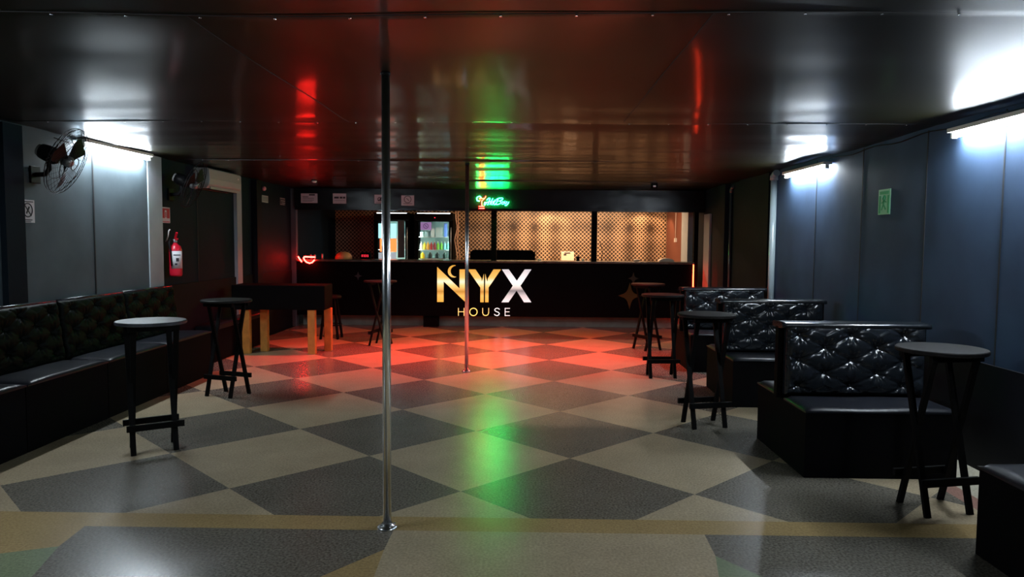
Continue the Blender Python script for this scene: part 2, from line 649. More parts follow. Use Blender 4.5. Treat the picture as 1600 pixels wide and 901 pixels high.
# bar header, its lower lip and uprights
hb = B()
nxh, nzh = 140, 18
gh = []
for j in range(nzh + 1):
    row = []
    for i in range(nxh + 1):
        x = XL + .02 + (XR - .04 - XL) * i / nxh
        z = 2.10 + .325 * j / nzh
        d = .009 * mnoise.noise(Vector((x * .8, z * 3, 3))) + .002 * mnoise.noise(Vector((x * 5, z * 9, 1)))
        row.append(hb.verts.new((x, 12.86 + d, z)))
    gh.append(row)
for j in range(nzh):
    for i in range(nxh):
        f = hb.faces.new((gh[j][i], gh[j][i + 1], gh[j + 1][i + 1], gh[j + 1][i]))
        f.smooth = True
box(hb, XL + .02, XR - .02, 12.885, 13.07, 2.06, 2.435)
struct('trim_14', hb, M['vinyl'])
for k, x in enumerate((-.58, 1.19)):
    struct('trim_%d' % (15 + k), bx(x, x + .095, 12.95, 13.05, 1.19, 2.06), M['black'])
struct('trim_17', bx(2.985, 3.06, 12.95, 13.05, 0, 2.06), M['black'])
struct('trim_18', bx(3.05, XR - .002, 13.75, 14.3, 0, 2.43), M['pillar'])
db = B()
box(db, XR - .035, XR - .002, 12.42, 12.8, 0, 2.02, 0)
struct('door_1', db, M['pillar'])
struct('wall_bar_end', bx(XL - .06, -4.02, 12.9, 13.0, 0, 2.43), M['wall_l'])

# ---------------------------------------------------------------- bar counter
ct = thing('bar_counter', 'long black bar counter with stone top facing the dance floor', 'bar counter', (-.52, 12.9, 0))
obj('front_panel', bx(-3.5, 3.49, 0, .05, .205, 1.155), M['black'], ct)
obj('countertop', bx(-3.5, 3.5, -.04, .62, 1.155, 1.19), M['countertop'], ct, bevel=.006)
obj('toe_kick', bx(-3.48, 3.47, .3, .36, 0, .205), M['toe'], ct)
obj('support_block', bx(-1.26, -1.0, .06, .28, 0, .204), M['black'], ct)
obj('counter_body', bx(-3.48, 3.47, .05, .3, .206, 1.155), M['black'], ct)

# lettering
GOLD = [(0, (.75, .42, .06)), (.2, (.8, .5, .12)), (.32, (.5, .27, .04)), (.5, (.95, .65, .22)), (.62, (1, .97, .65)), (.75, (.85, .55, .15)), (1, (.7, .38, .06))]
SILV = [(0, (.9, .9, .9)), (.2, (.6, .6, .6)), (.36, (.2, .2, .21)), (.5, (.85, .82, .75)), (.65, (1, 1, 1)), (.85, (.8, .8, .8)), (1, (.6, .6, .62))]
lx = lambda cx: at_y(640 + cx * 220 / 1586, 450, 12.87)[0]
lz = lambda cx, cy: at_y(640 + cx * 220 / 1586, 395 + cy * 125 / 901, 12.87)[1]


def LP(pts):
    return [(lx(a), lz(a, b)) for a, b in pts]


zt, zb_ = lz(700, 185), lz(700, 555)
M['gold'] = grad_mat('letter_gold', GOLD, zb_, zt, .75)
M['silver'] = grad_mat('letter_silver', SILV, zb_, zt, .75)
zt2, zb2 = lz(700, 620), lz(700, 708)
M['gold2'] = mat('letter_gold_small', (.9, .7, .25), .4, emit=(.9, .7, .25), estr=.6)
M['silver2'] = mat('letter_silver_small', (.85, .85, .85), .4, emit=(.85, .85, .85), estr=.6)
sign = thing('bar_lettering', 'gold and silver NYX HOUSE lettering on the black bar front', 'sign', (0, 12.87, 0))


def flat(name, polys, m, y0=0.0, y1=.02, parent=sign):
    bm = B()
    for p in polys:
        prism(bm, p, y0, y1)
    return obj(name, bm, m, parent)


flat('letter', [LP([(310, 158), (562, 402), (562, 185), (634, 185), (634, 558), (382, 318), (382, 552), (310, 552)])], M['gold'])
cres = [(455 + 62 * math.cos(math.radians(a)), 207 + 68 * math.sin(math.radians(a))) for a in range(-60, -301, -15)]
# crescent moon over the N
outer = [(500 + 70 * math.cos(math.radians(a)), 207 + 70 * math.sin(math.radians(a))) for a in range(285, 74, -12)]
inner = [(522 + 62 * math.cos(math.radians(a)), 206 + 62 * math.sin(math.radians(a))) for a in range(85, 276, 12)]
flat('moon', [LP(outer + inner)], M['gold'])
flat('letter', [LP([(655, 185), (740, 185), (808, 285), (812, 330), (835, 235), (835, 555), (797, 555), (797, 390)]),
                LP([(1028, 185), (943, 185), (882, 285), (876, 330), (851, 235), (851, 555), (889, 555), (889, 390)])], M['gold'])
flat('letter', [LP([(1038, 185), (1115, 185), (1207, 315), (1295, 185), (1370, 185), (1248, 370), (1372, 555), (1290, 555), (1205, 425), (1115, 555), (1036, 555), (1163, 370)])], M['silver'])


def stroke(bm, pts, wd):
    P_ = [Vector((a, 0, b)) for a, b in pts]
    for a, b in zip(P_[:-1], P_[1:]):
        d = (b - a).normalized()
        n = Vector((-d.z, 0, d.x)) * wd / 2
        e = d * wd * .3
        q = [a - n - e, b - n + e, b + n + e, a + n - e]
        prism(bm, [(v.x, v.z) for v in q], 0, .012)


def small(pts_list, m):
    bm = B()
    for pl in pts_list:
        stroke(bm, LP(pl), .013)
    obj('letter', bm, m, sign)


small([[(550, 622), (550, 706)], [(614, 622), (614, 706)], [(550, 662), (614, 662)]], M['gold2'])
small([[(720 + 42 * math.cos(t * PI / 12), 664 + 42 * math.sin(t * PI / 12)) for t in range(25)]], M['gold2'])
small([[(824, 622), (824, 675), (832, 695), (848, 704), (868, 704), (884, 695), (892, 675), (892, 622)]], M['gold2'])
small([[(1014, 636), (1003, 626), (985, 622), (967, 628), (960, 642), (968, 655), (985, 662), (1004, 670), (1013, 684), (1004, 699), (986, 706), (966, 700), (956, 690)]], M['silver2'])
small([[(1130, 624), (1078, 624), (1078, 705), (1130, 705)], [(1078, 663), (1124, 663)]], M['silver2'])


def star(px, py, w_, h_, m, label):
    cx, cz = at_y(px, py, 12.87)
    pts = []
    for k in range(4):
        a = k * PI / 2
        tip = (cx + w_ * math.cos(a), cz + h_ * math.sin(a))
        pts.append(tip)
        for s in (.33, .5, .67):
            t = s
            a2 = (k + 1) * PI / 2
            tip2 = (cx + w_ * math.cos(a2), cz + h_ * math.sin(a2))
            # curve pulled towards the centre
            qx = (1 - t) ** 2 * tip[0] + 2 * t * (1 - t) * (cx) + t * t * tip2[0]
            qz = (1 - t) ** 2 * tip[1] + 2 * t * (1 - t) * (cz) + t * t * tip2[1]
            mxx = .84 * qx + .16 * (cx + .5 * ((tip[0] - cx) + (tip2[0] - cx)))
            mzz = .84 * qz + .16 * (cz + .5 * ((tip[1] - cz) + (tip2[1] - cz)))
            pts.append((mxx, mzz))
    bm = B()
    prism(bm, pts, 12.884, 12.899)
    tag(obj('star_decal', bm, m), label, 'star')


star(984, 462, .20, .235, M['star_gold'], 'large gold four-pointed star on the right of the bar front')
star(990, 435, .095, .11, M['star_dim'], 'small grey star above the large gold star on the bar')
star(559, 431, .07, .075, mat('star_faint', (.03, .03, .035), .5), 'faint dark grey star left of the gold lettering, behind the pole')

# neon pieces on the counter
nb = B()
q = lambda a, b: at_y(450 + a * 70 / 1600, 390 + b * 30 / 686, 12.84)
def neon_line(bm, cpts, y=12.84, r=.012, conv=q):
    pts = []
    for a, b in cpts:
        x, z = conv(a, b)
        pts.append((x, y, z))
    tube(bm, pts, r, 8)
neon_line(nb, [(362, 240), (420, 340), (495, 435)])
neon_line(nb, [(965, 262), (800, 258), (640, 250), (580, 255), (555, 290), (590, 370), (660, 440), (770, 480), (860, 455), (950, 360)])
tag(obj('neon_bowl', nb, M['neon_bowl']), 'small red neon bowl shape on the left end of the bar', 'neon light')
nb = B()
tube(nb, [(2.972, 12.888, .0), (2.972, 12.888, .6), (2.972, 12.888, 1.15)], .010, 8)
tag(obj('neon_strip', nb, M['neon_strip']), 'vertical red neon strip on the right end of the bar', 'neon light')

# neon sign on the header
ns = thing('neon_sign', 'green cursive neon sign with red cocktail glass above the bar', 'neon sign', (0, 12.82, 2.22))
h = lambda a, b: at_y(735 + a * 70 / 1577, 295 + b * 40 / 901, 12.82)
h2 = lambda a, b: at_y(755 + a * 45 / 1559, 300 + b * 26 / 901, 12.82)


def neon_part(name, lines, m, conv, r=.0055):
    bm = B()
    for ln in lines:
        pts = [(conv(a, b)[0], 0, conv(a, b)[1] - 2.22) for a, b in ln]
        tube(bm, pts, r, 8)
    return obj(name, bm, m, ns)


neon_part('cocktail_glass', [[(545, 255), (500, 335), (310, 340), (400, 430), (490, 340)], [(400, 430), (400, 600)], [(300, 610), (490, 610)], [(300, 685), (490, 685)]], M['neon_r'], h, .0055)
neon_part('lime_slice', [[(375, 300), (330, 262), (270, 270), (225, 320), (222, 380), (260, 420), (320, 430)]], M['neon_g'], h)
neon_part('neon_letter', [[(200, 440), (240, 370), (330, 330), (375, 350), (330, 450), (280, 600), (240, 700)],
                          [(530, 340), (480, 420), (430, 520), (380, 600), (360, 680)],
                          [(60, 600), (110, 545), (170, 560), (150, 640), (90, 690), (50, 660), (80, 600), (230, 545), (420, 500), (470, 470)]], M['neon_g'], h2, .0045)
neon_part('neon_letter', [[(560, 500), (490, 530), (440, 600), (430, 660), (490, 670), (545, 610), (560, 500)]], M['neon_g'], h2, .0045)
neon_part('neon_letter', [[(640, 420), (600, 520), (570, 620), (590, 680), (640, 670), (700, 600)], [(560, 500), (680, 480)]], M['neon_g'], h2, .0045)
neon_part('neon_letter', [[(800, 380), (760, 500), (700, 600), (680, 670)],
                          [(690, 430), (780, 360), (900, 320), (1020, 310), (1060, 350), (1020, 430), (900, 480), (820, 490)],
                          [(880, 480), (960, 510), (940, 600), (860, 650), (760, 670), (690, 655)]], M['neon_g'], h2, .0045)
neon_part('neon_letter', [[(1090, 510), (1030, 540), (1000, 610), (1030, 660), (1090, 640), (1120, 570), (1090, 510)]], M['neon_g'], h2, .0045)
neon_part('neon_letter', [[(1180, 500), (1160, 590), (1200, 640), (1270, 560), (1280, 500)], [(1390, 540), (1330, 640), (1250, 720), (1180, 720)]], M['neon_g'], h2, .0045)
for a, b in ((250, 420), (400, 520), (500, 560), (800, 520), (1000, 560)):
    x, z = h2(a, b)
    obj('standoff', bx(x - .006, x + .006, .001, .035, z - .006 - 2.22, z + .006 - 2.22), M['dark'], ns)

# papers on the header
def sheet(name, px0, py0, px1, py1, label, cat, marks, base=M['paper'], y=12.835, group=None, mk=M['ink']):
    x0, z1 = at_y(px0, py0, y)
    x1, z0 = at_y(px1, py1, y)
    t = thing(name, label, cat, (x0, y, z0), 0, group)
    W, H = x1 - x0, z1 - z0
    obj('sheet', bx(0, W, 0, .006, 0, H), base, t)
    bm = B()
    for mm in marks:
        if mm[0] == 'r':
            _, a, b, c, d = mm
            box(bm, a * W, c * W, -.003, .001, b * H, d * H)
        elif mm[0] == 'o':
            _, a, b, rr = mm
            tube(bm, [((a * W + rr * math.cos(k * PI / 8)), -.001, b * H + rr * math.sin(k * PI / 8)) for k in range(16)], .006, 6, closed=True)
        elif mm[0] == 'l':
            _, a, b, c, d = mm
            bar(bm, (a * W, -.001, b * H), (c * W, -.001, d * H), .010, .010)
    obj('print', bm, mk, t)
    return t


sheet('paper_notice', 470, 302, 496, 317, 'faded white notice with small text, leftmost on the bar header', 'notice',
      [('r', .5, .78, .85, .93), ('r', .1, .62, .45, .68), ('r', .1, .48, .8, .52), ('r', .1, .3, .8, .34), ('r', .1, .16, .7, .2)])
sheet('paper_notice', 520, 302, 541, 318, 'white notice with one bold black line on the bar header', 'notice',
      [('r', .1, .5, .45, .68), ('r', .52, .5, .72, .68), ('r', .76, .5, .94, .68), ('r', .1, .3, .9, .33)])
sheet('paper_notice', 585, 304, 604, 318, 'grey notice with looped symbol on the header behind the tall pole', 'notice',
      [('o', .42, .5, .03), ('o', .62, .5, .03), ('l', .3, .3, .75, .75), ('r', .1, .1, .9, .14)])
sheet('paper_notice', 627, 305, 647, 321, 'grey notice with circle symbol, just right of the tall pole', 'notice',
      [('o', .5, .6, .06), ('l', .4, .72, .6, .48), ('r', .15, .15, .85, .2)])

# ---------------------------------------------------------------- behind the bar
def fridge(px0, px1, label, loc_y=15.2):
    x0 = at_y(px0, 400, loc_y)[0]
    x1 = at_y(px1, 400, loc_y)[0]
    W = x1 - x0
    t = thing('display_fridge', label, 'fridge', (x0, loc_y, 0), 0, 'glass door fridges behind the bar')
    bm = B()
    box(bm, 0, .03, 0, .65, .0, 2.1)
    box(bm, W - .03, W, 0, .65, .0, 2.1)
    box(bm, .03, W - .03, .62, .65, .05, 2.1)
    box(bm, .03, W - .03, 0, .62, .05, .75)
    box(bm, .03, W - .03, 0, .62, 1.95, 2.1)
    obj('cabinet', bm, M['black'], t)
    obj('liner', bx(.035, W - .035, .6, .615, .76, 1.94), mat('fridge_liner', (.6, .85, .8), .4), t)
    for z in (1.33, 1.60):
        obj('shelf', bx(.035, W - .035, .08, .58, z, z + .012), M['white'], t)
    bm = B()
    box(bm, 0, .085, -.04, -.004, .76, 1.945)
    box(bm, W - .085, W, -.04, -.004, .76, 1.945)
    box(bm, .085, W - .085, -.04, -.004, .76, .80)
    box(bm, .085, W - .085, -.04, -.004, 1.93, 1.945)
    obj('door_frame', bm, M['black'], t)
    bm = B()
    tube(bm, [(W - .04, -.04, 1.1), (W - .04, -.08, 1.15), (W - .04, -.08, 1.75), (W - .04, -.04, 1.8)], .009, 8)
    obj('door_handle', bm, M['metal'], t)
    obj('header_panel', bx(0, W, -.04, -.004, 1.95, 2.085), M['dark'], t)
    obj('top_glow', bx(.06, W - .06, -.042, -.02, 2.088, 2.1), M['top_glow_white'], t)  # reflection and gap light painted in as a glowing strip
    for xx in (.035, W - .06):
        obj('interior_light', bx(xx, xx + .02, .01, .03, .8, 1.9), M['fridge_led'], t)
    return t, x0, W


f1, fx, fw = fridge(648, 708, 'black upright glass door fridge with bottles, left of the thin pole')
bm = B()
box(bm, fw * .52, fw * .54, -.05, -.042, 2.0, 2.01)
obj('led_display', bm, M['led_red'], f1)
x0, z1 = at_y(657, 347, 15.15)
x1, z0 = at_y(674, 359, 15.15)
ps = obj('warning_card', bx(x0 - fx, x1 - fx, -.048, -.041, z0, z1), M['purple'], f1)
ps['label'] = 'purple card with round symbol on the glass'
bm = B()
tube(bm, [((x0 + x1) / 2 - fx + .05 * math.cos(k * PI / 8), -.05, (z0 + z1) / 2 + .05 * math.sin(k * PI / 8)) for k in range(16)], .006, 6, closed=True)
bar(bm, ((x0 + x1) / 2 - fx - .02, -.05, (z0 + z1) / 2 + .02), ((x0 + x1) / 2 - fx + .02, -.05, (z0 + z1) / 2 - .02), .02, .01)
obj('symbol', bm, mat('violet_ink', (.1, .02, .2), .5), ps)


def bottle(x, y, z, hh, rr, col, capc, label, grp):
    m = mat('bottle_' + label.split()[0], col, .2)
    t = thing('bottle', label, 'bottle', (x, y, z), 0, grp)
    bm = B()
    lathe(bm, [(rr * .9, 0), (rr, .01), (rr, hh * .55), (rr * .85, hh * .68), (rr * .35, hh * .82), (rr * .33, hh * .93)], seg=16)
    obj('glass', bm, m, t)
    bm = B()
    lathe(bm, [(rr * .4, hh * .93), (rr * .4, hh)], seg=12)
    obj('cap', bm, capc, t)


cols = [((.9, .95, .9), 'white'), ((.7, .6, .05), 'yellow'), ((.75, .35, .05), 'orange'), ((.5, .05, .04), 'red'), ((.35, .03, .03), 'dark red'), ((.25, .6, .05), 'lime green'), ((.2, .55, .05), 'green'), ((.2, .5, .5), 'pale teal'), ((.1, .35, .3), 'dark teal')]
for k, (c, nm) in enumerate(cols):
    pos = ['first from the left', 'second from the left', 'third from the left', 'fourth from the left', 'in the middle', 'sixth from the left', 'third from the right', 'second from the right', 'at the right end'][k]
    bottle(fx + .12 + k * (fw - .24) / 8, 15.32, 1.3425, .17, .032, c, M['white'], '%s bottle on the middle fridge shelf, %s' % (nm, pos), 'bottles on the middle fridge shelf')
for k, (c, nm) in enumerate([((.75, .6, .02), 'yellow'), ((.02, .03, .025), 'dark'), ((.02, .035, .03), 'dark'), ((.02, .05, .035), 'dark green')]):
    bottle(fx + .15 + k * .155, 15.3, 1.16, .14, .045, c, M['white'], '%s bottle low in the fridge, %s' % (nm, ['leftmost', 'second from the left', 'third from the left', 'rightmost'][k]), 'large bottles low in the fridge')
obj('shelf', bx(.035, fw - .035, .02, .58, 1.145, 1.158), M['white'], f1)
for k, (a, b, hh, c) in enumerate([(.10, .17, .13, (.5, .75, .7)), (.2, .27, .13, (.45, .7, .68)), (.33, .40, .22, (.8, .95, .9)), (.43, .57, .25, (.75, .9, .85)), (.6, .66, .36, (.15, .25, .7))]):
    tag(obj('carton', bx(fx + a, fx + b, 15.27, 15.37, 1.6125, 1.6125 + hh * .78), mat('carton_%d' % k, c, .5)),
        ['pale teal carton at the left end of the top fridge shelf', 'pale teal carton, second on the top fridge shelf', 'tall white carton in the middle of the top fridge shelf', 'wide white box on the top fridge shelf', 'tall blue carton at the right end of the top fridge shelf'][k], 'carton', 'cartons on the top fridge shelf')

f2, gx, gw = fridge(585, 640, 'black upright drinks fridge with orange poster behind the tall pole')
px_, pz_ = at_y(592, 370, 15.15)
pz2 = at_y(602, 398, 15.15)[1]
xa, xb = at_y(589, 372, 15.15)[0], at_y(619, 372, 15.15)[0]
xc, xd = at_y(621.5, 372, 15.15)[0], at_y(632, 372, 15.15)[0]
o = obj('door_poster', bx(xc - gx, xd - gx, -.047, -.041, at_y(596, 402, 15.15)[1], at_y(596, 344, 15.15)[1]), mat('poster_dim', (.10, .10, .11), .6), f2)
o['label'] = 'dim grey side panel of the door'
zt_, zm_, zb3, zl_ = [at_y(596, v, 15.15)[1] for v in (349, 372, 393, 404)]
o = obj('door_poster', bx(xa + .03 - gx, xb - gx, -.047, -.041, zm_, zt_), mat('poster_teal', (.25, .5, .55), .5, emit=(.3, .6, .65), estr=1.3), f2)
o['label'] = 'pale teal upper poster on the fridge door'
o = obj('door_poster', bx(xa + .06 - gx, xb - gx, -.047, -.041, zb3, zm_ - .01), mat('poster_orange', (.9, .2, .05), .5, emit=(1, .16, .04), estr=1.8), f2)
o['label'] = 'glowing orange poster on the fridge door'
o = obj('door_poster', bx(xa + .03 - gx, xb - gx, -.047, -.041, zl_, zb3 - .02), mat('poster_grey', (.4, .45, .5), .5, emit=(.4, .45, .5), estr=.6), f2)
bm = B()
box(bm, xa, xa + .028, -.05, -.042, zl_, zt_)
for k in range(10):
    zz = zl_ + .02 + (zt_ - zl_ - .03) * k / 9
    box(bm, xa, xa + .035, -.055, -.049, zz - .015, zz + .015)
obj('led_column', bm, mat('fridge_led_dots', (1, 1, 1), .5, emit=(.95, .97, 1), estr=3.0), f2)

# hanging hose and cable by the fridge, cable on the brown wall
bm = B()
for dx in (0, .05):
    tube(bm, [(-1.40 + dx, 15.0, 2.44), (-1.40 + dx, 15.0, 2.0), (-1.36 + dx * .5, 14.98, 1.8), (-1.42 + dx, 15.0, 1.55), (-1.36 + dx, 15.0, 1.2), (-1.37 + dx, 15.02, 1.0)], .011, 8)
tag(obj('hanging_hose', bm, mat('hose_tan', (.5, .3, .2), .5)), 'pair of brownish hoses hanging beside the glass door fridge', 'hose')
bm = B()
tube(bm, [(3.06, 14.9, 2.38), (3.06, 14.9, 2.0), (3.06, 14.9, 1.62)], .006, 6)
o = obj('pull_cable', bm, M['white'])
tag(o, 'white pull cable with switch hanging by the brown wall', 'cable')
obj('switch', bx(3.035, 3.085, 14.88, 14.92, 1.54, 1.62), M['white'], o)
bm = B()
tube(bm, [(1.33, 12.98, 1.55), (1.37, 13.0, 1.45), (1.39, 13.0, 1.35), (1.37, 13.02, 1.2)], .007, 6)
tag(obj('cable', bm, M['dark']), 'thin black cable dangling beside the right-hand bar post', 'cable')

# low black covered unit
cv = thing('covered_worktop', 'low black covered unit with ragged top edge behind the bar', 'covered unit', (-.41, 14.2, 0))
bm = B()
nseg = 46
top = []
for k in range(nseg + 1):
    x = -.63 + 1.26 * k / nseg
    top.append((x, 1.36 + .012 * mnoise.noise(Vector((x * 30, 0, 0))) - (.03 if k < 2 or k > nseg - 2 else 0)))
prism(bm, [(-.63, .85)] + top + [(.63, .85)], -.02, .4)
obj('cover', bm, M['black'], cv)
obj('base', bx(-.6, .6, 0, .38, 0, .85), M['black'], cv)

bm = B()
bm2 = B()
x0, z1 = at_y(877, 393, 15.2)
x1, _ = at_y(897, 400, 15.2)
z1 += .27
wbx = thing('cream_dispenser', 'cream square box with a dark slot standing behind the bar', 'box', ((x0 + x1) / 2, 15.2, .92))
bw = thing('back_worktop', 'long worktop behind the bar below the patterned tile', 'worktop', (1.9, 15.1, 0))
obj('cabinet', bx(-1.45, 1.18, .02, .88, 0, .88), M['black'], bw)
obj('worktop', bx(-1.46, 1.18, 0, .89, .881, .92), M['countertop'], bw)
hw = (x1 - x0) / 2
obj('body', bx(-hw, hw, 0, .18, 0, z1 - 1.19), M['cream_box'], wbx, bevel=.01)
obj('slot', bx(-hw * .5, hw * .4, -.006, .002, z1 - 1.19 - .035, z1 - 1.19 - .015), M['ink'], wbx)
obj('tap', bx(-hw * .6, -hw * .2, -.006, .002, .33, .36), M['ink'], wbx)


def small_cyl(name, px, w_, hh, m, label, cat, y=13.2):
    x, _ = at_y(px, 405, y)
    bm = B()
    lathe(bm, [(w_ * .8, 0), (w_, .01), (w_, hh * .8), (w_ * .7, hh)], seg=16)
    return tag(obj(name, bm, m, loc=(x, y, 1.1905)), label, cat)


small_cyl('dark_jar', 903, .03, .085, M['dark'], 'small dark jar just right of the cream box', 'jar')
small_cyl('cream_cup', 911, .025, .045, M['cream_box'], 'small cream cup between the dark jar and the post', 'cup')
small_cyl('cream_cup', 843, .035, .035, M['cream_box'], 'low cream cup beside the black covered unit', 'cup')
small_cyl('cream_bowl', 995, .06, .035, M['cream_box'], 'shallow cream bowl right of the right-hand bar post', 'bowl')
bm = B()
n_ = 18
for i in range(n_):
    a0, a1 = i / n_, (i + 1) / n_
prof = [(.14 * math.cos(a), .065 * math.sin(a)) for a in [k * PI / 14 for k in range(15)]]
prism(bm, [(2.55 + a * 1.0 * (1 if abs(a) < .1 else .98), 1.1905 + max(b, 0) * 0.95) for a, b in prof], 13.12, 13.3)
tag(obj('folded_cloth', bm, M['cream_box'], bevel=.015), 'pale folded cloth on the right end of the bar', 'cloth')
bm = B()
x, _ = at_y(537, 400, 13.3)
lathe(bm, [(.155, 0), (.15, .05), (.12, .095), (.07, .125), (0, .135)], seg=28)
tag(obj('dome_cover', bm, M['tan_dome'], loc=(x, 13.3, 1.1905)), 'tan dome cover on the left part of the bar', 'dome cover')
rd = thing('counter_radio', 'small black device with red digits on the bar', 'device', (at_y(571, 400, 13.3)[0], 13.3, 1.1905))
obj('body', bx(-.09, .09, 0, .08, 0, .12), M['black'], rd, bevel=.008)
bm = B()
for k in range(4):
    box(bm, -.065 + k * .035, -.058 + k * .035, -.004, .001, .04, .08)
obj('red_digits', bm, M['led_red'], rd)
for k, (px, hh) in enumerate(((486, .085), (492, .085), (504, .1))):
    small_cyl('shot_glass', px, .018, hh, M['metal'], ['small glass above the neon bowl, leftmost of three', 'small glass above the neon bowl, middle of three', 'small glass just right of the neon bowl'][k], 'glass', 13.1)

# ---------------------------------------------------------------- chrome poles
def pole(x, y, top, label):
    t = thing('dance_pole', label, 'pole', (x, y, 0), 0, 'chrome dance poles')
    bm = B()
    lathe(bm, [(.0225, .02), (.0225, top - .0)], seg=28)
    obj('shaft', bm, M['chrome'], t)
    bm = B()
    lathe(bm, [(.055, 0), (.055, .006), (.05, .012), (.03, .02), (.028, .028)], seg=36)
    for k in range(4):
        a = k * PI / 2 + .6
        lathe(bm, [(.006, .011), (.006, .018), (.003, .021)], (.043 * math.cos(a), .043 * math.sin(a), 0), 8)
    obj('base_flange', bm, M['chrome'], t)
    bm = B()
    lathe(bm, [(.026, top - .02), (.026, top - .003)], seg=28)
    obj('top_collar', bm, M['dark'], t)


pole(-.724, 3.85, ceil_z(-.724, 3.85) - .002, 'tall chrome pole in the foreground left of centre')
pole(-.666, 8.58, ceil_z(-.666, 8.58) - .002, 'farther chrome pole in the middle of the dance floor')


# ---------------------------------------------------------------- tufted upholstery
def tufted_bm(W, H, du=.367, dv=.18, u0=0, v0=0, amp=.03, depth=.07, res=.008):
    bm = B()
    nu, nv = int(W / res), int(H / res)
    gg = []
    for j in range(nv + 1):
        row = []
        for i in range(nu + 1):
            u, v = W * i / nu, H * j / nv
            a = (u - u0) / du + (v - v0) / dv
            b = (u - u0) / du - (v - v0) / dv
            pa, pb = abs(math.sin(PI * a)), abs(math.sin(PI * b))
            ed = min(u, W - u, v, H - v)
            # nearest button
            ra, rb = round(a), round(b)
            bu, bv = u0 + (ra + rb) / 2 * du, v0 + (ra - rb) / 2 * dv
            dx, dz = u - bu, v - bv
            r_ = math.hypot(dx, dz)
            crease = min(pa, pb)
            big = max(pa, pb)
            hgt = amp * (1 - .50 * math.exp(-crease / .10) * (1 - .62 * big) - .75 * math.exp(-(r_ / .038) ** 2))
            hgt += amp * .16 * (pa * pb)
            th = math.atan2(dz * 1.3, dx)
            hgt += .0042 * math.exp(-((r_ - .045) / .03) ** 2) * math.cos(9 * th + bu * 7 + bv * 13)
            hgt += .003 * mnoise.noise(Vector((u * 9, v * 14, W)))
            inside = .02 < bu < W - .02 and .02 < bv < H - .02
            if not inside and r_ < .1:
                hgt = amp * (.95 - .3 * math.exp(-crease / .1))
            k_ = 1 - math.exp(-ed / .012)
            row.append(bm.verts.new((u, -hgt * k_, v)))
        gg.append(row)
    for j in range(nv):
        for i in range(nu):
            f = bm.faces.new((gg[j][i], gg[j][i + 1], gg[j + 1][i + 1], gg[j + 1][i]))
            f.smooth = True
    # sides and back
    edge = gg[0] + [r_[-1] for r_ in gg[1:]] + gg[-1][-2::-1] + [r_[0] for r_ in gg[-2:0:-1]]
    back = [bm.verts.new((v.co.x, depth, v.co.z)) for v in edge]
    n = len(edge)
    for i in range(n):
        bm.faces.new((edge[i], back[i], back[(i + 1) % n], edge[(i + 1) % n]))
    bm.faces.new(back)
    return bm


def add_buttons(fr, W, H, du, dv, u0, v0, amp, m):
    me = None
    for ia in range(-12, 13):
        for ib in range(-12, 13):
            u, v = u0 + (ia + ib) / 2 * du, v0 + (ia - ib) / 2 * dv
            if .02 < u < W - .02 and .02 < v < H - .02:
                if me is None:
                    bm = B()
                    bmesh.ops.create_uvsphere(bm, u_segments=10, v_segments=6, radius=.009, matrix=Matrix.Diagonal((1, .6, 1, 1)))
                    for f in bm.faces:
                        f.smooth = True
                    o = obj('button', bm, m, fr)
                    me = o.data
                else:
                    o = bpy.data.objects.new('button', me)
                    COL.objects.link(o)
                    o.parent = fr
                o.location = (u, -amp * .22, v)


def cushion_bm(x0, x1, y0, y1, z0, z1, r=.02, sag=.006):
    """upholstered pad with rounded edges"""
    bm = B()
    nx_, ny_ = 24, 14
    gg = []
    for j in range(ny_ + 1):
        row = []
        for i in range(nx_ + 1):
            x = x0 + (x1 - x0) * i / nx_
            y = y0 + (y1 - y0) * j / ny_
            ed = min(x - x0, x1 - x, y - y0, y1 - y)
            z = z1 - r * math.exp(-ed / (r * .6)) + sag * mnoise.noise(Vector((x * 3, y * 4, z1)))
            row.append(bm.verts.new((x, y, z)))
        gg.append(row)
    for j in range(ny_):
        for i in range(nx_):
            f = bm.faces.new((gg[j][i], gg[j][i + 1], gg[j + 1][i + 1], gg[j + 1][i]))
            f.smooth = True
    edge = gg[0] + [r_[-1] for r_ in gg[1:]] + gg[-1][-2::-1] + [r_[0] for r_ in gg[-2:0:-1]]
    low = [bm.verts.new((v.co.x, v.co.y, z0)) for v in edge]
    n = len(edge)
    for i in range(n):
        bm.faces.new((edge[i], low[i], low[(i + 1) % n], edge[(i + 1) % n]))
    bm.faces.new(low)
    return bm


# booth: back-to-back double sofa; origin at its front left floor corner
BW, BD = 1.0, .98


